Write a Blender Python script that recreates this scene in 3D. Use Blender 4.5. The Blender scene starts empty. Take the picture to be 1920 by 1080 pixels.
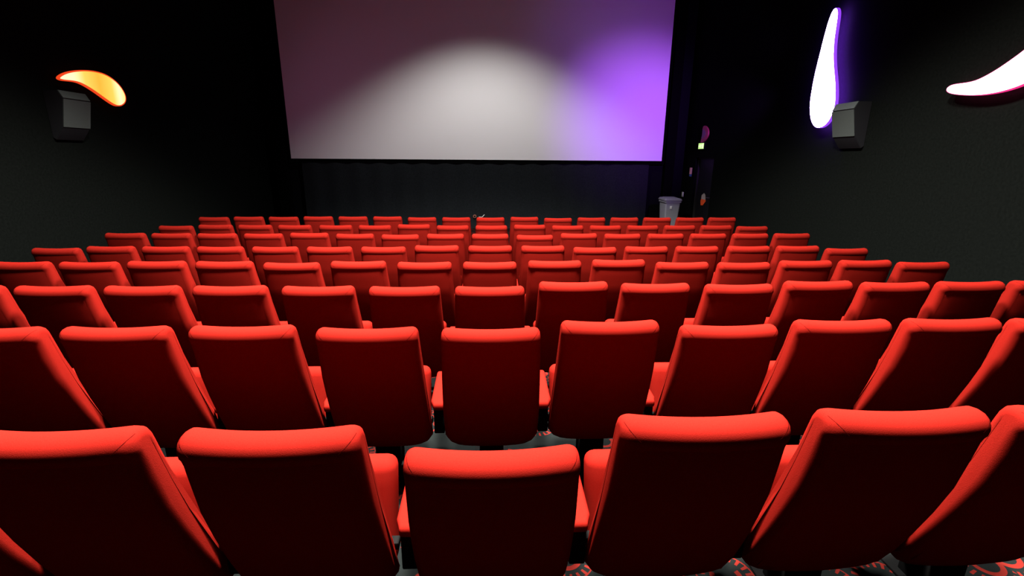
import bpy, bmesh, math, random
from mathutils import Vector, Matrix
from mathutils.bvhtree import BVHTree

random.seed(7)
scene = bpy.context.scene
COL = scene.collection
CAMZ = 1.93                      # camera height over the front floor

# ------------------------------------------------------------------ materials
def new_mat(name):
    m = bpy.data.materials.new(name); m.use_nodes = True
    nt = m.node_tree
    return m, nt, nt.nodes['Principled BSDF']

def plain(name, col, rough=0.6, metal=0.0, spec=0.3, noise=0.0, nscale=60.0, bump=0.0):
    m, nt, b = new_mat(name)
    b.inputs['Base Color'].default_value = (*col, 1)
    b.inputs['Roughness'].default_value = rough
    b.inputs['Metallic'].default_value = metal
    b.inputs['Specular IOR Level'].default_value = spec
    if noise or bump:
        tc = nt.nodes.new('ShaderNodeTexCoord')
        n = nt.nodes.new('ShaderNodeTexNoise'); n.inputs['Scale'].default_value = nscale
        n.inputs['Detail'].default_value = 3
        nt.links.new(tc.outputs['Object'], n.inputs['Vector'])
        if noise:
            r = nt.nodes.new('ShaderNodeValToRGB')
            r.color_ramp.elements[0].position = 0.3; r.color_ramp.elements[1].position = 0.7
            r.color_ramp.elements[0].color = (*[c*(1-noise) for c in col], 1)
            r.color_ramp.elements[1].color = (*[min(1, c*(1+noise)) for c in col], 1)
            nt.links.new(n.outputs['Fac'], r.inputs['Fac'])
            nt.links.new(r.outputs['Color'], b.inputs['Base Color'])
        if bump:
            bp = nt.nodes.new('ShaderNodeBump'); bp.inputs['Strength'].default_value = bump
            bp.inputs['Distance'].default_value = 0.002
            nt.links.new(n.outputs['Fac'], bp.inputs['Height'])
            nt.links.new(bp.outputs['Normal'], b.inputs['Normal'])
    return m

def glow(name, col, strength):
    m, nt, b = new_mat(name)
    b.inputs['Base Color'].default_value = (0.02, 0.02, 0.02, 1); b.inputs['Specular IOR Level'].default_value = 0.0
    b.inputs['Emission Color'].default_value = (*col, 1)
    b.inputs['Emission Strength'].default_value = strength
    return m

M = {}
M['red'] = plain('red_woven_fabric', (0.11, 0.0048, 0.0031), 0.95, spec=0.0, noise=0.10, nscale=420, bump=0.25)
M['seam'] = plain('dark_red_thread', (0.02, 0.001, 0.0008), 0.9, spec=0.0)
M['black'] = plain('black_painted_steel', (0.003, 0.003, 0.003), 0.85, spec=0.03)
M['wall'] = plain('dark_wall_cloth', (0.0034, 0.0040, 0.0035), 0.95, spec=0.0, noise=0.18, nscale=35, bump=0.2)
M['wallf'] = plain('black_front_wall_cloth', (0.0045, 0.005, 0.0055), 0.95, spec=0.0, noise=0.15, nscale=35)
M['panel'] = plain('charcoal_curtain_panel', (0.012, 0.014, 0.0155), 0.95, spec=0.03, noise=0.2, nscale=30)
M['masking'] = plain('black_masking_velvet', (0.002, 0.002, 0.002), 0.95, spec=0.0)
M['ceiling'] = plain('black_ceiling_paint', (0.010, 0.010, 0.010), 0.95, spec=0.05)
M['screen'] = plain('matt_projection_vinyl', (0.80, 0.80, 0.79), 0.9, spec=0.05)
M['speaker'] = plain('lit_speaker_grille', (0.052, 0.061, 0.056), 0.7, spec=0.05, noise=0.2, nscale=300)  # light on the front and top bevel is put into this grey
M['speakerbody'] = plain('shaded_speaker_box', (0.007, 0.007, 0.008), 0.7, spec=0.1)  # shade on the unlit sides is put into this near-black
M['bin'] = plain('grey_bin_plastic', (0.27, 0.27, 0.31), 0.5, spec=0.4)
M['binlid'] = plain('dark_grey_bin_plastic', (0.17, 0.17, 0.19), 0.5, spec=0.4)
M['white'] = plain('pale_plastic', (0.6, 0.6, 0.56), 0.5)
M['door'] = plain('black_door_paint', (0.006, 0.006, 0.007), 0.5, spec=0.2)
M['doorframe'] = plain('dark_grey_frame_paint', (0.020, 0.019, 0.020), 0.7, spec=0.1)
M['metal'] = plain('brushed_steel', (0.4, 0.4, 0.4), 0.35, metal=1)
M['ext'] = plain('red_gloss_enamel', (0.6, 0.03, 0.015), 0.3, spec=0.5)
M['signred'] = plain('faded_red_sign_enamel', (0.30, 0.045, 0.055), 0.5)
M['signgrey'] = plain('mauve_grey_sign_face', (0.16, 0.09, 0.12), 0.5)
M['signorange'] = plain('orange_sign_vinyl', (0.85, 0.10, 0.02), 0.5)
M['signpale'] = plain('pale_grey_sign_vinyl', (0.42, 0.36, 0.33), 0.5)
M['paperpink'] = plain('salmon_paper', (0.75, 0.42, 0.36), 0.7)
M['paperblue'] = plain('blue_paper', (0.05, 0.10, 0.28), 0.7)
M['brown'] = plain('brown_plastic', (0.22, 0.075, 0.05), 0.6)
M['exit'] = glow('green_exit_light', (0.60, 0.95, 0.28), 1.0)
M['exitwhite'] = glow('white_exit_pictogram', (0.95, 1.0, 0.75), 1.2)
M['purplefront'] = glow('violet_white_diffuser', (0.70, 0.55, 1.0), 25.0)
M['purplerim'] = glow('violet_rim_light', (0.30, 0.055, 1.0), 1.15)
M['purpleback'] = glow('violet_back_light', (0.24, 0.04, 1.0), 80.0)
M['pinkfront'] = glow('pink_white_diffuser', (1.0, 0.68, 0.80), 8.0)
M['pinkrim'] = glow('magenta_rim_light', (0.85, 0.03, 0.22), 1.2)
M['pinkback'] = glow('magenta_back_light', (1.0, 0.04, 0.25), 10.0)
M['orangerim'] = glow('red_rim_light', (0.90, 0.06, 0.012), 1.0)
M['orangeback'] = glow('red_back_light', (1.0, 0.12, 0.02), 1.2)

# orange diffuser: the lamp itself is white-yellow at its two ends and deep amber between
m, nt, b = new_mat('amber_diffuser')
tc = nt.nodes.new('ShaderNodeTexCoord'); sp = nt.nodes.new('ShaderNodeSeparateXYZ')
nt.links.new(tc.outputs['Generated'], sp.inputs['Vector'])
rp = nt.nodes.new('ShaderNodeValToRGB')
E_ = rp.color_ramp.elements
E_[0].position = 0.0; E_[0].color = (1.0, 0.92, 0.55, 1)
E_[1].position = 1.0; E_[1].color = (1.0, 0.80, 0.20, 1)
for p_, c_ in ((0.2, (1.0, 0.95, 0.50, 1)), (0.36, (1.0, 0.62, 0.10, 1)), (0.58, (1.0, 0.45, 0.035, 1)), (0.78, (1.0, 0.62, 0.09, 1)), (0.9, (1.0, 0.95, 0.50, 1))):
    e_ = E_.new(p_); e_.color = c_
nt.links.new(sp.outputs['Y'], rp.inputs['Fac'])
nt.links.new(rp.outputs['Color'], b.inputs['Emission Color'])
b.inputs['Emission Strength'].default_value = 1.15
b.inputs['Base Color'].default_value = (0.3, 0.2, 0.1, 1)
M['orangefront'] = m

# carpet: dark grey-green with scattered red rosettes (disc arc, ring of ticks)
m, nt, b = new_mat('patterned_carpet')
N = nt.nodes.new; L = nt.links.new
def math_(op, a, b_=None, c_=None):
    n = N('ShaderNodeMath'); n.operation = op
    for k, v in enumerate((a, b_, c_)):
        if v is None: continue
        if isinstance(v, (int, float)): n.inputs[k].default_value = v
        else: L(v, n.inputs[k])
    return n.outputs[0]
tc = N('ShaderNodeTexCoord')
mp = N('ShaderNodeMapping'); mp.inputs['Location'].default_value = (0.03, 0.11, 0)
mp.inputs['Scale'].default_value = (1, 1, 0); L(tc.outputs['Object'], mp.inputs['Vector'])
vo = N('ShaderNodeTexVoronoi'); vo.voronoi_dimensions = '2D'; vo.inputs['Scale'].default_value = 3.2; vo.inputs['Randomness'].default_value = 0.75
L(mp.outputs['Vector'], vo.inputs['Vector'])
sub = N('ShaderNodeVectorMath'); sub.operation = 'SUBTRACT'
L(mp.outputs['Vector'], sub.inputs[0]); L(vo.outputs['Position'], sub.inputs[1])
ln = N('ShaderNodeVectorMath'); ln.operation = 'LENGTH'; L(sub.outputs[0], ln.inputs[0])
sx = N('ShaderNodeSeparateXYZ'); L(sub.outputs[0], sx.inputs[0])
ang = math_('ARCTAN2', sx.outputs['Y'], sx.outputs['X'])
r_ = ln.outputs['Value']
band = lambda lo, hi: math_('MULTIPLY', math_('GREATER_THAN', r_, lo), math_('LESS_THAN', r_, hi))
arc = math_('MULTIPLY', band(0.045, 0.066), math_('LESS_THAN', math_('SINE', ang), 0.45))
ticks = math_('MULTIPLY', band(0.084, 0.118), math_('GREATER_THAN', math_('SINE', math_('MULTIPLY', ang, 20.0)), 0.35))
edge = math_('MULTIPLY', band(0.112, 0.118), math_('GREATER_THAN', math_('SINE', math_('ADD', ang, 1.0)), -0.2))
mask = math_('MINIMUM', math_('ADD', math_('ADD', arc, ticks), edge), 1.0)
nz = N('ShaderNodeTexNoise'); nz.inputs['Scale'].default_value = 260; L(tc.outputs['Object'], nz.inputs['Vector'])
cr = N('ShaderNodeValToRGB'); cr.color_ramp.elements[0].color = (0.0018, 0.0025, 0.0024, 1); cr.color_ramp.elements[1].color = (0.0032, 0.0043, 0.0041, 1)
L(nz.outputs['Fac'], cr.inputs['Fac'])
mx = N('ShaderNodeMix'); mx.data_type = 'RGBA'
L(mask, mx.inputs['Factor']); L(cr.outputs['Color'], mx.inputs['A']); mx.inputs['B'].default_value = (0.072, 0.0050, 0.0033, 1)
L(mx.outputs['Result'], b.inputs['Base Color'])
b.inputs['Roughness'].default_value = 0.95; b.inputs['Specular IOR Level'].default_value = 0.05
M['carpet'] = m

# ------------------------------------------------------------------ mesh helpers
def finish(name, bm, mat, parent=None, smooth=None):
    bmesh.ops.recalc_face_normals(bm, faces=bm.faces[:])
    me = bpy.data.meshes.new(name); bm.to_mesh(me); bm.free()
    me.materials.append(M[mat] if isinstance(mat, str) else mat)
    if smooth is not None:
        me.polygons.foreach_set('use_smooth', [True]*len(me.polygons))
        me.set_sharp_from_angle(angle=math.radians(smooth))
    o = bpy.data.objects.new(name, me); COL.objects.link(o)
    if parent: o.parent = parent
    return o

def tag(o, label=None, cat=None, group=None, kind=None):
    if label: o['label'] = label
    if cat: o['category'] = cat
    if group: o['group'] = group
    if kind: o['kind'] = kind
    return o

def empty(name, loc, rz=0.0):
    o = bpy.data.objects.new(name, None); COL.objects.link(o)
    o.location = loc; o.rotation_euler = (0, 0, rz); o.empty_display_size = 0.1
    return o

def add_box(bm, x0, x1, y0, y1, z0, z1, bev=0.0, seg=2, mat=None):
    r = bmesh.ops.create_cube(bm, size=1.0)
    vs = r['verts']
    for v in vs:
        v.co = Vector((x0 + (v.co.x+.5)*(x1-x0), y0 + (v.co.y+.5)*(y1-y0), z0 + (v.co.z+.5)*(z1-z0)))
    if bev:
        es = list({e for v in vs for e in v.link_edges})
        rr = bmesh.ops.bevel(bm, geom=es, offset=bev, segments=seg, profile=0.5, affect='EDGES')
        vs = list({v for f in rr['faces'] for v in f.verts} | {v for v in vs if v.is_valid})
    if mat is not None:
        for v in vs: v.co = mat @ v.co
    return vs

def box(name, mat, x0, x1, y0, y1, z0, z1, parent=None, bev=0.0, seg=2, smooth=None):
    bm = bmesh.new(); add_box(bm, x0, x1, y0, y1, z0, z1, bev, seg)
    return finish(name, bm, mat, parent, smooth if smooth else (40 if bev else None))

def add_tube(bm, pts, r, n=8):
    pts = [Vector(p) for p in pts]; rings = []
    for i, p in enumerate(pts):
        t = (pts[min(i+1, len(pts)-1)] - pts[max(i-1, 0)]).normalized()
        a = t.orthogonal().normalized()
        if rings:
            a = (pa - t*pa.dot(t)).normalized()
        pa = a; bq = t.cross(a)
        rings.append([bm.verts.new(p + (a*math.cos(2*math.pi*k/n) + bq*math.sin(2*math.pi*k/n))*r) for k in range(n)])
    for i in range(len(rings)-1):
        for k in range(n):
            bm.faces.new((rings[i][k], rings[i][(k+1) % n], rings[i+1][(k+1) % n], rings[i+1][k]))
    bm.faces.new(rings[0][::-1]); bm.faces.new(rings[-1])

def add_lathe(bm, prof, n=24, cx=0, cy=0):
    rings = []
    for r, z in prof:
        if r < 1e-5: rings.append([bm.verts.new((cx, cy, z))])
        else: rings.append([bm.verts.new((cx+r*math.cos(2*math.pi*k/n), cy+r*math.sin(2*math.pi*k/n), z)) for k in range(n)])
    for a, c in zip(rings, rings[1:]):
        for k in range(n):
            if len(a) == 1: bm.faces.new((a[0], c[k], c[(k+1) % n]))
            elif len(c) == 1: bm.faces.new((a[k], a[(k+1) % n], c[0]))
            else: bm.faces.new((a[k], a[(k+1) % n], c[(k+1) % n], c[k]))
    for rr in (rings[0], rings[-1]):
        if len(rr) > 1: bm.faces.new(rr)

# ------------------------------------------------------------------ room
XL, XR, YF, YB, ZC = -6.0, 5.4, 13.6, -2.2, 7.2
PITCH, D1, DROW, CURV, X0 = 0.58, 1.1456, 0.9994, 0.0033, -0.0115
ROWTOP = [-.685, -.773, -.840, -.893, -.938, -.951, -.981, -.979]      # backrest tops below the lens
HTOP = 0.952
ROWZ = [CAMZ + t - HTOP for t in ROWTOP]
ROWZ[6] = ROWZ[7] = 0.0
ROWY = [D1 + DROW*k - 0.06 for k in range(8)]

bm = bmesh.new()          # shallow carpeted terraces, one per row
edges_ = [YB-0.2] + [ROWY[k] - 0.10 for k in range(1, 8)] + [YF+0.2]
pr = []
for k in range(8):
    pr += [(edges_[k], ROWZ[k]), (edges_[k+1], ROWZ[k])]
lo = [bm.verts.new((XL-0.2, y, z)) for y, z in pr]; hi = [bm.verts.new((XR+0.35, y, z)) for y, z in pr]
bl = [bm.verts.new((XL-0.2, y, -0.3)) for y in (pr[0][0], pr[-1][0])]; bh = [bm.verts.new((XR+0.35, y, -0.3)) for y in (pr[0][0], pr[-1][0])]
for i in range(len(pr)-1):
    if (Vector(pr[i]) - Vector(pr[i+1])).length > 1e-6:
        bm.faces.new((lo[i], hi[i], hi[i+1], lo[i+1]))
bm.faces.new((bl[0], bl[1], bh[1], bh[0]))
bm.faces.new(lo + [bl[1], bl[0]]); bm.faces.new(hi + [bh[1], bh[0]])
bm.faces.new((lo[0], hi[0], bh[0], bl[0])); bm.faces.new((lo[-1], hi[-1], bh[1], bl[1]))
tag(finish('floor', bm, 'carpet'), kind='structure')

def struct(name, mat, *a, **k): return tag(box(name, mat, *a, **k), kind='structure')
struct('ceiling', 'ceiling', XL-0.2, XR+0.35, YB-0.2, YF+0.2, ZC, ZC+0.2)
struct('wall_left', 'wall', XL-0.2, XL, YB, YF, -0.3, ZC)
struct('wall_front', 'wallf', XL, XR, YF, YF+0.2, -0.3, ZC)
struct('wall_back', 'wall', XL, XR, YB-0.2, YB, -0.3, ZC)
DY0, DY1, DZ = 11.72, 12.78, 1.98
bm = bmesh.new()
add_box(bm, XR, XR+0.2, YB, DY0, -0.3, ZC)
add_box(bm, XR, XR+0.2, DY1, YF, -0.3, ZC)
add_box(bm, XR, XR+0.2, DY0, DY1, DZ, ZC)
tag(finish('wall_right', bm, 'wall'), kind='structure')
# door in its recess on the right wall
door = empty('door_1', (XR+0.13, (DY0+DY1)/2, 0)); tag(door, kind='structure')
hw = (DY1-DY0)/2
box('door_leaf', 'door', -0.02, 0.03, -hw+0.045, hw-0.045, 0.008, DZ-0.045, door)
fr = bmesh.new()
add_box(fr, -0.06, 0.05, -hw, -hw+0.04, 0, DZ); add_box(fr, -0.06, 0.05, hw-0.04, hw, 0, DZ); add_box(fr, -0.06, 0.05, -hw+0.04, hw-0.04, DZ-0.04, DZ)
finish('door_frame', fr, 'doorframe', door)
hb = bmesh.new(); add_tube(hb, [(-0.02, -hw+0.15, 1.0), (-0.08, -hw+0.15, 1.0), (-0.08, -hw+0.30, 1.0)], 0.011)
finish('door_handle', hb, 'metal', door, 50)
# charcoal cloth panel and side columns below the screen
bm = bmesh.new(); n = 96; x0, x1 = -5.1, 4.4
top = []; 
for i in range(n+1):
    x = x0 + (x1-x0)*i/n; y = 13.50 + 0.012*math.cos(i*math.pi/3)
    top.append((bm.verts.new((x, y, 0.0)), bm.verts.new((x, y, 1.78)), bm.verts.new((x, 13.598, 1.78)), bm.verts.new((x, 13.598, 0.0))))
for a, c in zip(top, top[1:]):
    for k in range(3): bm.faces.new((a[k], c[k], c[k+1], a[k+1]))
bm.faces.new(top[0]); bm.faces.new(top[-1])
tag(finish('trim_1', bm, 'panel', None, 60), kind='structure')
struct('trim_2', 'masking', -5.75, -5.47, 13.40, 13.598, 0.0, 6.95)
struct('trim_3', 'masking', 4.83, 5.08, 13.42, 13.598, 0.0, 6.95)

# ------------------------------------------------------------------ screen
scr = empty('projection_screen', (-0.31, 13.52, 0)); tag(scr, 'large pale projection screen hanging on the front wall lit white and violet', 'screen')
SW, SB, ST = 5.05, CAMZ-0.049, 6.78
bm = bmesh.new()
rot = 0.0
add_box(bm, -SW, SW, -0.02, 0.0, SB, ST)
finish('screen_surface', bm, 'screen', scr)
fm = bmesh.new(); w = 0.07
add_box(fm, -SW-w, SW+w, -0.03, 0.03, SB-0.10, SB-0.001); add_box(fm, -SW-w, SW+w, -0.03, 0.03, ST+0.001, ST+w)
add_box(fm, -SW-w, -SW-0.001, -0.03, 0.03, SB, ST); add_box(fm, SW+0.001, SW+w, -0.03, 0.03, SB, ST)
tag(finish('screen_frame', fm, 'masking', scr), 'black masking frame')

# ------------------------------------------------------------------ cinema seat
PROFILE = [(.285, .168), (.245, .215), (.200, .31), (.150, .43), (.100, .56), (.060, .68), (.034, .80), (.022, .860), (.015, .879),
           (.008, .890), (.005, .905), (.008, .922), (.017, .938), (.035, .949), (.056, .952), (.078, .948), (.096, .936), (.107, .916), (.114, .890),
           (.145, .76), (.182, .63), (.225, .51), (.268, .41), (.300, .31), (.318, .235), (.320, .185), (.306, .169)]
def rear_y(z):
    pts = sorted([(p[1], p[0]) for p in PROFILE[:9]])
    for (za, ya), (zb, yb) in zip(pts, pts[1:]):
        if za <= z <= zb: return ya + (yb-ya)*(z-za)/(zb-za)
    return pts[0][1] if z < pts[0][0] else pts[-1][1]
def halfw(z): return 0.2375 + 0.0190*min(1.0, (HTOP-z)/0.55)

def inset_profile(d):
    n = len(PROFILE); out = []
    for i, p in enumerate(PROFILE):
        a = Vector(PROFILE[i-1]); c = Vector(PROFILE[(i+1) % n]); t = (c-a).normalized()
        nrm = Vector((t.y, -t.x))          # inward (profile runs up the rear, over the top, down the front)
        lim = 0.008 if p[1] < .20 else 0.016 if p[1] < .30 else 0.045
        out.append(Vector(p) + nrm*min(d, lim))
    return out

def build_backrest():
    bm = bmesh.new(); R = 0.032; loops = []
    stations = []
    for k in range(6):
        th = math.pi/2*(1 - k/5)
        stations.append((-1, R - R*math.sin(th) , R*(1-math.cos(th))))   # offset from end, inset
    inner = [(-1 + 2*j/12) for j in range(1, 12)]
    def ring(xf, inset):
        pr_ = inset_profile(inset); vs = []
        for (y, z), (oy, oz) in zip(pr_, PROFILE):
            x = xf(oz); s = x/halfw(oz)
            low = max(0.0, (0.26-oz)/0.09)
            zz = z + 0.05*min(low, 1)*abs(s)**7
            crest = max(0.0, (oz-0.86)/0.09)
            vs.append(bm.verts.new((x, y + 0.022*s*s, zz + 0.006*crest*(s*s-0.4))))
        return vs
    for sgn, off, ins in stations:
        loops.append(ring(lambda z, o=off: -halfw(z) + o, ins))
    for s in inner:
        loops.append(ring(lambda z, s=s: s*(halfw(z)-R), 0.0))
    for sgn, off, ins in reversed(stations):
        loops.append(ring(lambda z, o=off: halfw(z) - o, ins))
    n = len(PROFILE)
    for a, c in zip(loops, loops[1:]):
        for k in range(n):
            bm.faces.new((a[k], a[(k+1) % n], c[(k+1) % n], c[k]))
    caps = [bm.faces.new(loops[0]), bm.faces.new(loops[-1][::-1])]
    bmesh.ops.triangulate(bm, faces=caps)
    bmesh.ops.recalc_face_normals(bm, faces=bm.faces[:])
    tree = BVHTree.FromBMesh(bm)
    return bm, tree

def build_panel():
    bm = bmesh.new(); nz, nx = 16, 12; F = []; B = []
    for j in range(nz+1):
        z = 0.235 + (0.884-0.235)*j/nz; rf = []; rb = []
        for i in range(nx+1):
            s = -1 + 2*i/nx; x = s*(halfw(z)-0.034)
            y = rear_y(z) + 0.022*(x/halfw(z))**2
            e = 0.0 if (i in (0, nx) or j in (0, nz)) else 0.0045
            rf.append(bm.verts.new((x, y - e, z))); rb.append(bm.verts.new((x, y + 0.010, z)))
        F.append(rf); B.append(rb)
    for j in range(nz):
        for i in range(nx):
            bm.faces.new((F[j][i], F[j][i+1], F[j+1][i+1], F[j+1][i])); bm.faces.new((B[j][i], B[j+1][i], B[j+1][i+1], B[j][i+1]))
    for j in range(nz):
        for i in (0, nx): bm.faces.new((F[j][i], F[j+1][i], B[j+1][i], B[j][i]))
    for i in range(nx):
        for j in (0, nz): bm.faces.new((F[j][i], F[j][i+1], B[j][i+1], B[j][i]))
    return bm

def build_cushion():
    bm = bmesh.new()
    mat = Matrix.Translation((0, 0.450, 0.350)) @ Matrix.Rotation(math.radians(-13), 4, 'X')
    add_box(bm, -0.235, 0.235, -0.062, 0.062, -0.205, 0.205, 0.042, 4)
    bmesh.ops.subdivide_edges(bm, edges=[e for e in bm.edges if e.calc_length() > 0.08], cuts=5, use_grid_fill=True)
    for v in bm.verts:
        c = (1-(v.co.x/.235)**2)*(1-(v.co.z/.205)**2)
        v.co.y += (0.016 if v.co.y > 0 else -0.008)*max(0, c)
        v.co = mat @ v.co
    return bm

def build_armrest():
    bm = bmesh.new()
    add_box(bm, -0.045, 0.045, 0.264, 0.65, 0.385, 0.430, 0.016, 3)
    bmesh.ops.bisect_plane(bm, geom=bm.verts[:]+bm.edges[:]+bm.faces[:], plane_co=(0, 0.32, 0), plane_no=(0, 1, 0))
    for v in bm.verts:
        if v.co.y < 0.30: v.co.x *= 0.68
        if v.co.y > 0.4: v.co.z += 0.02*(v.co.y-0.4)/0.25
    return bm

def make_seat():
    root = empty('cinema_seat', (0, 0, 0))
    bm, tree = build_backrest()
    bk = finish('backrest', bm, 'red', root, 50)
    finish('back_panel', build_panel(), 'red', bk, 35)
    for sgn in (-1, 1):                      # mitred corner seam where the top strip meets the side strip
        pts = []
        for k in range(15):
            a = -0.15 + 1.45*k/14            # sweeps from the front of the crown to its rear edge
            c = Vector((sgn*0.185, 0.055, 0.90 - 0.0))
            d = Vector((sgn*1.0, 0, 1.0)).normalized()*math.cos(a) + Vector((0, -1, 0))*math.sin(a)
            o = c + d*0.3
            h = tree.ray_cast(o, -d)
            if h[0]: pts.append(h[0] + h[1]*(-0.0002))
        if len(pts) > 3:
            sb = bmesh.new(); add_tube(sb, pts, 0.0008, 5)
            finish('seam', sb, 'seam', bk, 60)
    finish('seat_cushion', build_cushion(), 'red', root, 50)
    bm = bmesh.new(); add_box(bm, -0.068, 0.068, 0.30, 0.44, 0.0, 0.275, 0.008, 2)
    ped = finish('pedestal', bm, 'black', root, 40)
    box('foot_plate', 'black', -0.10, 0.10, 0.24, 0.50, 0.0, 0.012, ped, 0.003)
    box('cross_beam', 'black', -0.280, 0.254, 0.345, 0.385, 0.262, 0.292, root, 0.004)
    return root
def make_arm(root, side):
    a = empty('tmp', (0, 0, 0)); bpy.data.objects.remove(a)
    bm = build_armrest()
    o = finish('armrest', bm, 'red', root, 45); o.location.x = side*PITCH/2
    bm = bmesh.new(); add_box(bm, -0.029, 0.029, 0.285, 0.58, 0.235, 0.392, 0.006, 2)
    finish('arm_support', bm, 'black', o, 40)
    return o

def kids(o): return [c for c in bpy.data.objects if c.parent == o]
def tree_of(o): return (o, [tree_of(c) for c in kids(o)])
def copy_tree(t, parent=None):
    src, ch = t
    c = src.copy(); COL.objects.link(c)
    if parent: c.parent = parent
    for q in ch: copy_tree(q, c)
    return c

proto = make_seat(); make_arm(proto, -1)
proto_tree = tree_of(proto)

ORD = ['', 'first', 'second', 'third', 'fourth', 'fifth', 'sixth', 'seventh', 'eighth', 'ninth', 'tenth']
ROWNAME = ['row nearest the camera', 'second row from the camera', 'third row from the camera', 'fourth row from the camera',
           'fourth row back from the screen', 'third row back from the screen', 'second row back from the screen', 'front row nearest the screen']
RANGE = [(-3, 3), (-4, 5), (-6, 7), (-7, 7), (-8, 7), (-8, 7), (-8, 7), (-8, 7)]
# measured wear: how far each backrest has sagged or risen (mm) and slid sideways (mm)
SAG = {(1, -3): -18, (1, -2): -16, (1, -1): -23, (1, 1): -3, (1, 2): 3, (2, -3): 2, (2, -2): 4, (2, -1): -10, (2, 0): -17, (2, 1): 15, (2, 2): -12, (2, 3): 8, (2, 4): 8,
       (3, -2): -4, (3, -1): -8, (3, 0): -10, (3, 1): 20, (3, 2): 5, (3, 3): -5, (3, 4): 14, (4, -5): 9, (4, -4): 8, (4, -3): -4, (4, -2): 9, (4, 1): 10, (4, 2): 17, (4, 3): -8, (4, 4): -14, (4, 7): -22,
       (5, -8): -22, (5, -1): 15, (5, 0): 12, (5, 1): 11, (5, 2): -7, (5, 7): -32, (6, -4): 10, (6, -2): -9, (6, 1): -15, (6, 2): 6, (7, -2): 14, (7, 1): 10, (7, -8): -18, (7, 7): -16,
       (8, -8): -10, (8, -5): 9, (8, -4): 10, (8, -3): 12, (8, 1): 8, (8, 2): -8}
SLIDE = {(1, -1): -20, (1, 0): 12, (1, 1): 22, (2, 2): 20, (2, 4): -20, (2, 0): 8, (3, -4): -18, (3, -3): -24, (3, 1): -14, (3, 2): -16, (3, 3): 16, (4, 0): -16, (4, -3): -14, (4, 3): 10, (4, 5): 16,
         (5, -5): -24, (5, -1): -26, (5, 5): 16, (5, 4): -16, (5, 7): 22, (6, -6): -26, (6, -2): -20, (6, 0): -14, (7, -4): 22, (8, 4): -12, (8, 5): -14}
first = True
for r in range(8):
    lo_, hi_ = RANGE[r]; n = hi_-lo_+1
    for i in range(lo_, hi_+1):
        if first: s = proto; first = False
        else: s = copy_tree(proto_tree)
        shift = SLIDE.get((r+1, i), 0) if i == lo_ else max(SLIDE.get((r+1, i), 0), shift-2)
        x = X0 + i*PITCH + shift/1000
        s.location = (x, ROWY[r] + CURV*(i*PITCH)**2, ROWZ[r])
        for c in s.children:
            if c.name.startswith('backrest'):
                c.location.z = SAG.get((r+1, i), 0)/1000
                if (r, i) == (0, 0):                 # this backrest has tipped back on its hinge
                    th = math.radians(3.6); p = Vector((0, 0.25, 0.40)); Rm = Matrix.Rotation(th, 3, 'X')
                    c.rotation_euler = (th, 0, 0); c.location = p - Rm @ p + Vector((0, 0, -0.064))
        if i == hi_ and r >= 3: make_arm(s, 1)
        kl, kr = i-lo_+1, hi_-i+1
        if r == 0 and i == 0: lab = 'low-set red cinema seat with backrest tipped back, middle of the row nearest the camera'
        elif i == 0: lab = 'red cinema seat, straight ahead in the ' + ROWNAME[r]
        elif kl == 1: lab = 'red fabric cinema seat, leftmost in the ' + ROWNAME[r]
        elif kr == 1: lab = 'red fabric cinema seat, rightmost in the ' + ROWNAME[r]
        elif i < 0: lab = 'red cinema seat, %s from the left in the %s' % (ORD[kl], ROWNAME[r])
        else: lab = 'red cinema seat, %s from the right in the %s' % (ORD[kr], ROWNAME[r])
        tag(s, lab, 'seat', 'red cinema seats in the ' + ROWNAME[r])

# ------------------------------------------------------------------ wall lamps (backlit panels standing off the wall)
def smooth_loop(pts, k=3):
    n = len(pts); out = []
    for i in range(n):
        p0, p1, p2, p3 = (Vector(pts[(i+j-1) % n]) for j in range(4))
        for q in range(k):
            t = q/k
            out.append(0.5*((2*p1) + (-p0+p2)*t + (2*p0-5*p1+4*p2-p3)*t*t + (-p0+3*p1-3*p2+p3)*t**3))
    for _ in range(4):
        out = [(out[i-1] + out[i]*2 + out[(i+1) % len(out)])/4 for i in range(len(out))]
    return out

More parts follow.
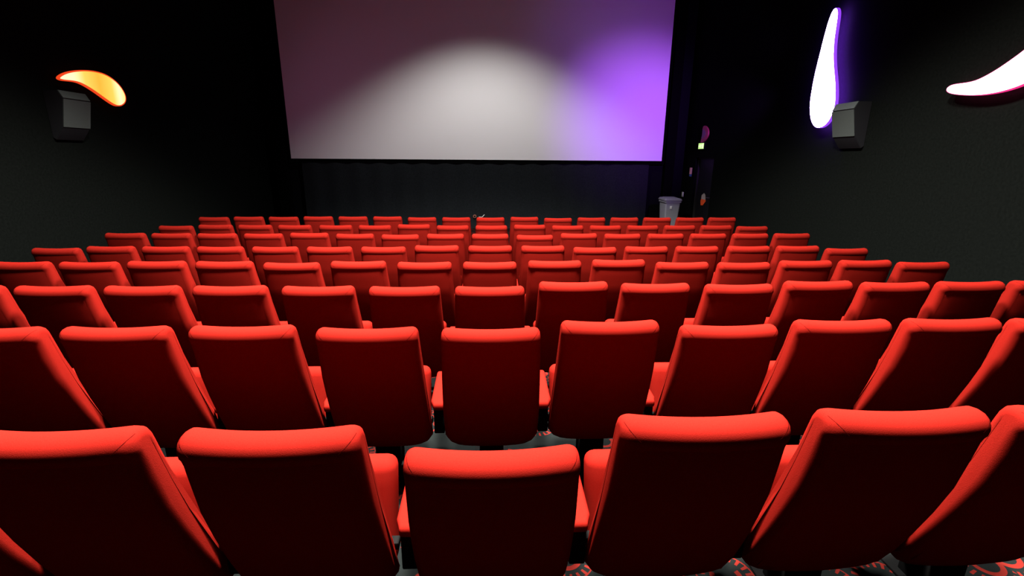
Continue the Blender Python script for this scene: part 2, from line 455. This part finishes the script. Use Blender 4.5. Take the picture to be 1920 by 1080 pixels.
def wall_lamp(name, pts, xw, xf, th, front, rim, back, label, lip=0.006):
    loop = smooth_loop([(y, z+CAMZ) for y, z in pts])
    cy = sum(p.x for p in loop)/len(loop); cz = sum(p.y for p in loop)/len(loop)
    sg = 1 if xw > 0 else -1                     # outward into the wall
    root = empty(name, (xw, cy, cz)); tag(root, label, 'lamp')
    P = [(p.x-cy, p.y-cz) for p in loop]; n = len(P)
    def inset(d):
        out = []
        area = sum(P[i-1][0]*P[i][1]-P[i][0]*P[i-1][1] for i in range(n))
        for i in range(n):
            t = Vector(P[(i+1) % n]) - Vector(P[i-1]); t.normalize()
            nv = Vector((-t.y, t.x)) if area > 0 else Vector((t.y, -t.x))
            out.append(Vector(P[i]) + nv*d)
        return out
    xo = xf-xw
    bm = bmesh.new()
    a = [bm.verts.new((xo - sg*0.0006, p.x, p.y)) for p in inset(lip + 0.0004)]
    c = [bm.verts.new((xo - sg*0.006, p.x, p.y)) for p in inset(lip+0.008)]
    for i in range(n): bm.faces.new((a[i], a[(i+1) % n], c[(i+1) % n], c[i]))
    f1 = bm.faces.new(c); f2 = bm.faces.new(a)
    bmesh.ops.triangulate(bm, faces=[f1, f2])
    finish('diffuser', bm, front, root)
    bm = bmesh.new()
    a = [bm.verts.new((xo, p[0], p[1])) for p in P]; c = [bm.verts.new((xo + sg*th, p[0], p[1])) for p in P]
    ai = [bm.verts.new((xo, p.x, p.y)) for p in inset(lip)]
    for i in range(n):
        bm.faces.new((a[i], a[(i+1) % n], c[(i+1) % n], c[i])); bm.faces.new((a[i], a[(i+1) % n], ai[(i+1) % n], ai[i]))
    finish('rim', bm, rim, root)
    bm = bmesh.new()
    a = [bm.verts.new((xo + sg*th, p.x, p.y)) for p in inset(0.014)]
    f1 = bm.faces.new(a); bmesh.ops.triangulate(bm, faces=[f1])
    c = bmesh.ops.extrude_face_region(bm, geom=bm.faces[:])
    for v in c['geom']:
        if isinstance(v, bmesh.types.BMVert): v.co.x -= sg*0.004
    finish('back_light', bm, back, root)
    # bracket: from wall to the back
    i0 = max(range(n), key=lambda i: P[i][1]); 
    bm = bmesh.new()
    mid = min(((Vector(P[i])+Vector(P[j]))/2 for i in range(n) for j in ((i+n//2) % n,)), key=lambda v: v.length)
    add_box(bm, min(xo+sg*th, 0), max(xo+sg*th, 0), mid.x-0.015, mid.x+0.015, mid.y-0.015, mid.y+0.015)
    finish('bracket', bm, 'black', root)
    return root

PURPLE = [(7.823, 2.226), (7.768, 2.162), (7.755, 2.028), (7.753, 1.867), (7.736, 1.679), (7.696, 1.507), (7.636, 1.331), (7.569, 1.175), (7.513, 1.001), (7.483, 0.851), (7.492, 0.704), (7.558, 0.58), (7.659, 0.51), (7.794, 0.489), (7.915, 0.537), (8.004, 0.634), (8.072, 0.777), (8.098, 0.916), (8.102, 1.029), (8.101, 1.209), (8.087, 1.361), (8.065, 1.511), (8.039, 1.678), (8.007, 1.883), (7.969, 2.061), (7.921, 2.192), (7.865, 2.228)]
PINK = [(5.695, 0.798), (5.668, 0.835), (5.599, 0.849), (5.474, 0.842), (5.359, 0.848), (5.27, 0.876), (5.159, 0.923), (5.057, 0.983), (4.972, 1.035), (4.929, 1.067), (4.836, 1.127), (4.734, 1.168), (4.647, 1.161), (4.585, 1.103), (4.569, 1.001), (4.608, 0.883), (4.698, 0.802), (4.84, 0.736), (4.982, 0.702), (5.126, 0.686), (5.283, 0.686), (5.438, 0.704), (5.586, 0.733), (5.667, 0.763)]
ORANGE = [(7.241, 1.01), (7.303, 1.059), (7.417, 1.111), (7.56, 1.153), (7.723, 1.188), (7.887, 1.204), (8.054, 1.203), (8.201, 1.171), (8.329, 1.109), (8.418, 1.023), (8.46, 0.935), (8.451, 0.854), (8.39, 0.788), (8.283, 0.744), (8.191, 0.748), (8.093, 0.783), (7.955, 0.85), (7.823, 0.915), (7.692, 0.965), (7.591, 0.992), (7.487, 0.997), (7.353, 0.985), (7.269, 0.986)]
wall_lamp('wall_lamp', PURPLE, XR, 5.22, 0.05, 'purplefront', 'purplerim', 'purpleback', 'tall violet-white teardrop lamp glowing on the right wall')
wall_lamp('wall_lamp', PINK, XR, 5.26, 0.05, 'pinkfront', 'pinkrim', 'pinkback', 'pink-white horn-shaped lamp on the right wall, cut by the photo edge')
wall_lamp('wall_lamp', ORANGE, XL, -5.86, 0.04, 'orangefront', 'orangerim', 'orangeback', 'curved orange glowing lamp on the left wall', 0.016)

# ------------------------------------------------------------------ surround speakers
def speaker(loc, sg, label):
    """sg=+1 on the right wall, -1 on the left; local x runs from the wall into the room"""
    root = empty('wall_speaker', loc); tag(root, label, 'speaker', 'surround speakers on the side walls')
    prof = [(0.0, 0.03), (0.04, 0.0), (0.165, 0.165), (0.248, 0.54), (0.195, 0.64), (0.0, 0.64)]
    w = 0.228
    bm = bmesh.new()
    a = [bm.verts.new((-sg*x, -w, z)) for x, z in prof]; c = [bm.verts.new((-sg*x, w, z)) for x, z in prof]
    n = len(prof)
    for i in range(n): bm.faces.new((a[i], a[(i+1) % n], c[(i+1) % n], c[i]))
    bm.faces.new(a); bm.faces.new(c)
    bmesh.ops.recalc_face_normals(bm, faces=bm.faces[:])
    bmesh.ops.bevel(bm, geom=bm.edges[:], offset=0.006, segments=2, affect='EDGES')
    finish('cabinet', bm, 'speakerbody', root, 40)
    def strip(name, p, q, e0, e1):
        (xa, za), (xb, zb) = p, q; d = Vector((xb-xa, zb-za)); nrm = Vector((d.y, -d.x)).normalized()
        bm = bmesh.new(); vs = []
        for yy in (-w+0.004, w-0.004):
            for t, o in ((e0, 0.001), (e0, 0.009), (e1, 0.009), (e1, 0.001)):
                x = xa + d.x*t + nrm.x*o; z = za + d.y*t + nrm.y*o
                vs.append(bm.verts.new((-sg*x, yy, z)))
        for i in range(4): bm.faces.new((vs[i], vs[(i+1) % 4], vs[4+(i+1) % 4], vs[4+i]))
        bm.faces.new(vs[:4]); bm.faces.new(vs[4:])
        return finish(name, bm, 'speaker', root)
    strip('grille', prof[2], prof[3], 0.02, 0.98)
    strip('top_bevel', prof[3], prof[4], 0.02, 0.98)
    return root
speaker((XR, 7.195, CAMZ+0.17), 1, 'wall speaker with lit front and shaded sides on the right wall beside the violet lamp')
speaker((XL, 7.335, CAMZ+0.20), -1, 'wall speaker with lit front and shaded sides on the left wall below the orange lamp')

# ------------------------------------------------------------------ wheelie bin
bn = empty('wheelie_bin', (4.80, 12.75, 0)); tag(bn, 'grey plastic wheelie bin standing right of the screen in the front corner', 'bin')
bm = bmesh.new(); prev = None
rings = []
for z, w, d in ((0.03, .15, .17), (0.06, .162, .185), (0.70, .195, .235), (0.82, .200, .245), (0.825, .222, .262), (0.865, .222, .262)):
    rings.append([bm.verts.new((sx_*(w - ci), sy_*(d - cj), z)) for sx_, sy_, ci, cj in
                  ((-1, -1, .03, 0), (1, -1, .03, 0), (1, -1, 0, .03), (1, 1, 0, .03), (1, 1, .03, 0), (-1, 1, .03, 0), (-1, 1, 0, .03), (-1, -1, 0, .03))])
for a, c in zip(rings, rings[1:]):
    for k in range(8): bm.faces.new((a[k], a[(k+1) % 8], c[(k+1) % 8], c[k]))
bm.faces.new(rings[0]); bm.faces.new(rings[-1])
body = finish('bin_body', bm, 'bin', bn, 30)
bm = bmesh.new(); rings = []
for z, w, d in ((0.868, .235, .275), (0.895, .235, .275), (0.925, .215, .25), (0.94, .15, .18)):
    rings.append([bm.verts.new((sx_*(w - ci), sy_*(d - cj), z + (0.012 if sy_ > 0 else 0))) for sx_, sy_, ci, cj in
                  ((-1, -1, .03, 0), (1, -1, .03, 0), (1, -1, 0, .03), (1, 1, 0, .03), (1, 1, .03, 0), (-1, 1, .03, 0), (-1, 1, 0, .03), (-1, -1, 0, .03))])
for a, c in zip(rings, rings[1:]):
    for k in range(8): bm.faces.new((a[k], a[(k+1) % 8], c[(k+1) % 8], c[k]))
bm.faces.new(rings[0]); bm.faces.new(rings[-1])
lid = finish('bin_lid', bm, 'binlid', bn, 30)
hb = bmesh.new(); add_tube(hb, [(-.17, .26, .90), (-.17, .33, .90), (.17, .33, .90), (.17, .26, .90)], 0.014)
finish('bin_handle', hb, 'binlid', bn, 50)
box('bin_badge', 'white', -0.075, -0.02, -0.243, -0.222, 0.66, 0.735, body, 0.004)
for sg in (-1, 1):
    bm = bmesh.new(); add_lathe(bm, [(0, -.02), (.10, -.02), (.10, .02), (0, .02)], 20)
    for v in bm.verts: v.co = Matrix.Translation((sg*0.185, 0.20, 0.10)) @ Matrix.Rotation(math.pi/2, 4, 'Y') @ v.co
    finish('bin_wheel', bm, 'black', bn, 40)

# ------------------------------------------------------------------ fire extinguisher in the corner by the door
ex = empty('fire_extinguisher', (5.17, 13.0, 0)); tag(ex, 'small red fire extinguisher on the floor between bin and door, mostly hidden by seats', 'extinguisher')
bm = bmesh.new(); add_lathe(bm, [(0, 0), (.07, 0), (.075, .012), (.075, .30), (.066, .345), (.04, .375), (.022, .385), (.022, .40), (0, .40)], 24)
finish('cylinder', bm, 'ext', ex, 40)
bm = bmesh.new(); add_box(bm, -.02, .02, -.02, .02, .40, .435, .004); add_box(bm, -.075, .03, -.012, .012, .435, .447, .003); add_box(bm, -.075, .0, -.012, .012, .462, .472, .003)
finish('valve_lever', bm, 'ext', ex, 40)
bm = bmesh.new(); add_tube(bm, [(.02, 0, .42), (.075, 0, .40), (.10, 0, .34), (.102, 0, .22), (.092, 0, .12)], 0.010)
finish('hose', bm, 'black', ex, 60)

# ------------------------------------------------------------------ signs and fittings round the door
# rounded red-rimmed plate high over the door
pts = [(12.45, 0.83), (12.30, 0.80), (12.17, 0.72), (12.13, 0.61), (12.18, 0.53), (12.28, 0.46), (12.40, 0.42), (12.50, 0.395), (12.55, 0.42), (12.50, 0.52), (12.49, 0.64), (12.50, 0.76)]
loop = smooth_loop([(y, z+CAMZ) for y, z in pts], 3)
cy, cz = 12.34, CAMZ+0.63
rs = empty('wall_sign', (XR, cy, cz)); tag(rs, 'dull red rounded plate high on the right wall above the exit light', 'sign')
def plate(name, scale, x0_, x1_, mat, off=(0, 0)):
    bm = bmesh.new()
    a = [bm.verts.new((x0_, (p.x-cy)*scale+off[0], (p.y-cz)*scale+off[1])) for p in loop]; c = [bm.verts.new((x1_, (p.x-cy)*scale+off[0], (p.y-cz)*scale+off[1])) for p in loop]
    for i in range(len(a)): bm.faces.new((a[i], a[(i+1) % len(a)], c[(i+1) % len(a)], c[i]))
    f = [bm.faces.new(a), bm.faces.new(c)]; bmesh.ops.triangulate(bm, faces=f)
    return finish(name, bm, mat, rs)
plate('sign_plate', 1.0, 0, -0.03, 'signred')
plate('sign_face', 0.55, -0.0305, -0.034, 'signgrey', (0.06, 0.0))
# luminous exit light
el = empty('exit_sign', (XR, 12.42, CAMZ+0.33)); tag(el, 'small glowing yellow-green exit light on the right wall above the door', 'exit light')
box('housing', 'black', -0.05, 0, -0.17, 0.17, -0.085, 0.085, el, 0.006)
box('lit_face', 'exit', -0.056, -0.0505, -0.155, 0.155, -0.07, 0.07, el)
bm = bmesh.new()      # running figure, arrow and doorway pictogram
def quad(pts_):
    a = [bm.verts.new((-0.0565, y, z)) for y, z in pts_]; c = [bm.verts.new((-0.058, y, z)) for y, z in pts_]
    for i in range(len(a)): bm.faces.new((a[i], a[(i+1) % len(a)], c[(i+1) % len(a)], c[i]))
    bm.faces.new(a); bm.faces.new(c)
quad([(-.13, -.055), (-.13, .055), (-.075, .055), (-.075, -.055)])
quad([(.01+.014*math.cos(t*math.pi/5), .045+.014*math.sin(t*math.pi/5)) for t in range(10)])
quad([(-.01, .028), (.02, .03), (.03, -.01), (.0, -.012)]); quad([(.02, -.01), (.035, -.012), (.06, -.05), (.045, -.055)]); quad([(.0, -.012), (.012, -.01), (-.012, -.055), (-.026, -.055)])
quad([(.02, .025), (.05, .005), (.045, -.003), (.018, .012)]); quad([(-.01, .028), (-.035, .006), (-.03, .0), (-.004, .014)])
quad([(.085, .012), (.11, .012), (.11, .03), (.145, 0), (.11, -.03), (.11, -.012), (.085, -.012)])
finish('pictogram', bm, 'exitwhite', el)
# paper notice beside the door
nt_ = empty('wall_notice', (XR, 13.03, CAMZ-0.335)); tag(nt_, 'narrow salmon paper notice with blue foot on the wall left of the door', 'notice')
box('paper', 'paperpink', -0.004, 0, -0.075, 0.075, -0.05, 0.12, nt_); box('paper_foot', 'paperblue', -0.004, 0, -0.075, 0.075, -0.11, -0.0505, nt_)
# two tone plate on the door
ds = empty('door_sign', (XR+0.109, 12.30, CAMZ-1.00)); tag(ds, 'small grey and orange plate fixed on the black door', 'sign')
bm = bmesh.new()
a = [(-.12, .05), (-.13, -.01), (-.02, -.15), (.10, -.17), (.15, -.06), (.13, .03)]
def prism(bm, pts_, x0_, x1_):
    p = [bm.verts.new((x0_, y, z)) for y, z in pts_]; q = [bm.verts.new((x1_, y, z)) for y, z in pts_]
    for i in range(len(p)): bm.faces.new((p[i], p[(i+1) % len(p)], q[(i+1) % len(p)], q[i]))
    bm.faces.new(p); bm.faces.new(q)
prism(bm, [(-.12, .0), (-.14, -.04), (.0, -.15), (.12, -.16), (.16, -.05), (.13, .0)], 0, -0.006); finish('orange_half', bm, 'signorange', ds)
bm = bmesh.new(); prism(bm, [(-.12, .001), (.13, .001), (.12, .10), (.0, .16), (-.08, .12)], 0, -0.006); finish('grey_half', bm, 'signpale', ds)
# small switch near the corner
ls = empty('light_switch', (XR, 13.42, CAMZ-0.95)); tag(ls, 'tiny pale switch on the right wall just above the wheelie bin', 'switch')
box('switch_plate', 'white', -0.010, 0, -0.06, 0.06, -0.065, 0.065, ls, 0.003); box('switch_rocker', 'white', -0.016, -0.0105, -0.028, 0.028, -0.03, 0.03, ls, 0.002)
# round socket and pale cable low under the screen
so = empty('wall_socket', (-0.46, 13.488, CAMZ-1.585)); tag(so, 'small round brownish socket low on the dark panel below the screen', 'socket')
bm = bmesh.new(); add_lathe(bm, [(0, -.02), (.045, -.02), (.050, -.01), (.050, .0), (0, .0)], 20)
for v in bm.verts: v.co = Matrix.Rotation(-math.pi/2, 4, 'X') @ v.co
for v in bm.verts: v.co.y -= 0.021
finish('socket_cover', bm, 'brown', so, 40)
bm = bmesh.new(); add_lathe(bm, [(0, 0), (.022, 0), (.022, .006), (0, .006)], 16)
for v in bm.verts: v.co = Matrix.Rotation(math.pi/2, 4, 'X') @ v.co; v.co.y -= 0.0425
finish('socket_plug', bm, 'black', so, 40)
bm = bmesh.new(); add_tube(bm, [(-0.345, 13.46, CAMZ-1.60), (-0.30, 13.44, CAMZ-1.60), (-0.26, 13.44, CAMZ-1.605), (-0.225, 13.44, CAMZ-1.575), (-0.19, 13.475, CAMZ-1.54)], 0.009)
tag(finish('cable', bm, 'white', None, 60), 'short pale cable end beside the round brown socket below the screen', 'cable')

# ------------------------------------------------------------------ light
def spot(name, loc, target, power, size, blend, color, radius=0.12):
    l = bpy.data.lights.new(name, 'SPOT'); l.energy = power; l.spot_size = math.radians(size); l.spot_blend = blend
    l.color = color; l.shadow_soft_size = radius
    o = bpy.data.objects.new(name, l); COL.objects.link(o); o.location = loc
    o.rotation_euler = (Vector(target)-Vector(loc)).to_track_quat('-Z', 'Y').to_euler()
    return o
spot('house_downlight', (-0.1, 2.3, 7.1), (-0.1, 2.3, 0), 17500, 96, 0.85, (1.0, 0.93, 0.84), 0.45)
spot('wall_fill_flood', (0.2, 2.0, 7.1), (0.2, 2.0, 0), 8500, 127, 0.25, (1.0, 0.97, 0.92), 0.45)  # added wide fill, only to brighten the side walls
spot('middle_fill_spot', (-0.1, 5.0, 7.1), (-0.1, 5.0, 0), 14000, 117, 0.65, (1.0, 0.97, 0.92), 0.45)  # added fill for the side walls and the far rows
spot('front_downlight', (-0.2, 10.4, 7.1), (-0.2, 10.4, 0), 1300, 111, 0.55, (1.0, 0.98, 0.95), 0.25)
spot('violet_side_spot', (5.0, 8.25, CAMZ+1.2), (4.15, 13.5, CAMZ+0.85), 1450, 56, 1.0, (0.40, 0.10, 1.0), 0.1)
spot('violet_upper_fill', (5.0, 8.05, CAMZ+1.9), (4.0, 13.5, CAMZ+2.6), 230, 62, 1.0, (0.36, 0.08, 1.0), 0.1)  # added second spot spreading the violet lamp's light up the screen
spot('magenta_side_fill', (-5.5, 8.5, CAMZ+1.2), (-3.4, 13.5, CAMZ+0.9), 35, 70, 1.0, (1.0, 0.30, 0.75), 0.1)  # added weak fill that tints the left of the screen mauve

w = bpy.data.worlds.new('World'); scene.world = w; w.use_nodes = True
w.node_tree.nodes['Background'].inputs[0].default_value = (0, 0, 0, 1)
w.node_tree.nodes['Background'].inputs[1].default_value = 0

# ------------------------------------------------------------------ camera
f, pitch, yaw, roll = 892.58, math.radians(15.2584), math.radians(2.562), math.radians(0.4045)
cy_, sy_ = math.cos(yaw), math.sin(yaw); cp, sp_ = math.cos(pitch), math.sin(pitch); cr_, sr_ = math.cos(roll), math.sin(roll)
R0 = Vector((cy_, -sy_, 0)); F = Vector((cp*sy_, cp*cy_, -sp_)); U0 = Vector((sp_*sy_, sp_*cy_, cp))
Rv = R0*cr_ + U0*sr_; Uv = U0*cr_ - R0*sr_
cam = bpy.data.cameras.new('camera'); cam.sensor_width = 36; cam.lens = f*36/1920; cam.clip_start = 0.02
co = bpy.data.objects.new('camera', cam); COL.objects.link(co)
co.matrix_world = Matrix(((Rv.x, Uv.x, -F.x, 0), (Rv.y, Uv.y, -F.y, 0), (Rv.z, Uv.z, -F.z, CAMZ), (0, 0, 0, 1)))
scene.camera = co

vs = scene.view_settings
vs.view_transform = 'Standard'; vs.look = 'None'; vs.exposure = 0.0; vs.gamma = 1.0; vs.use_curve_mapping = False
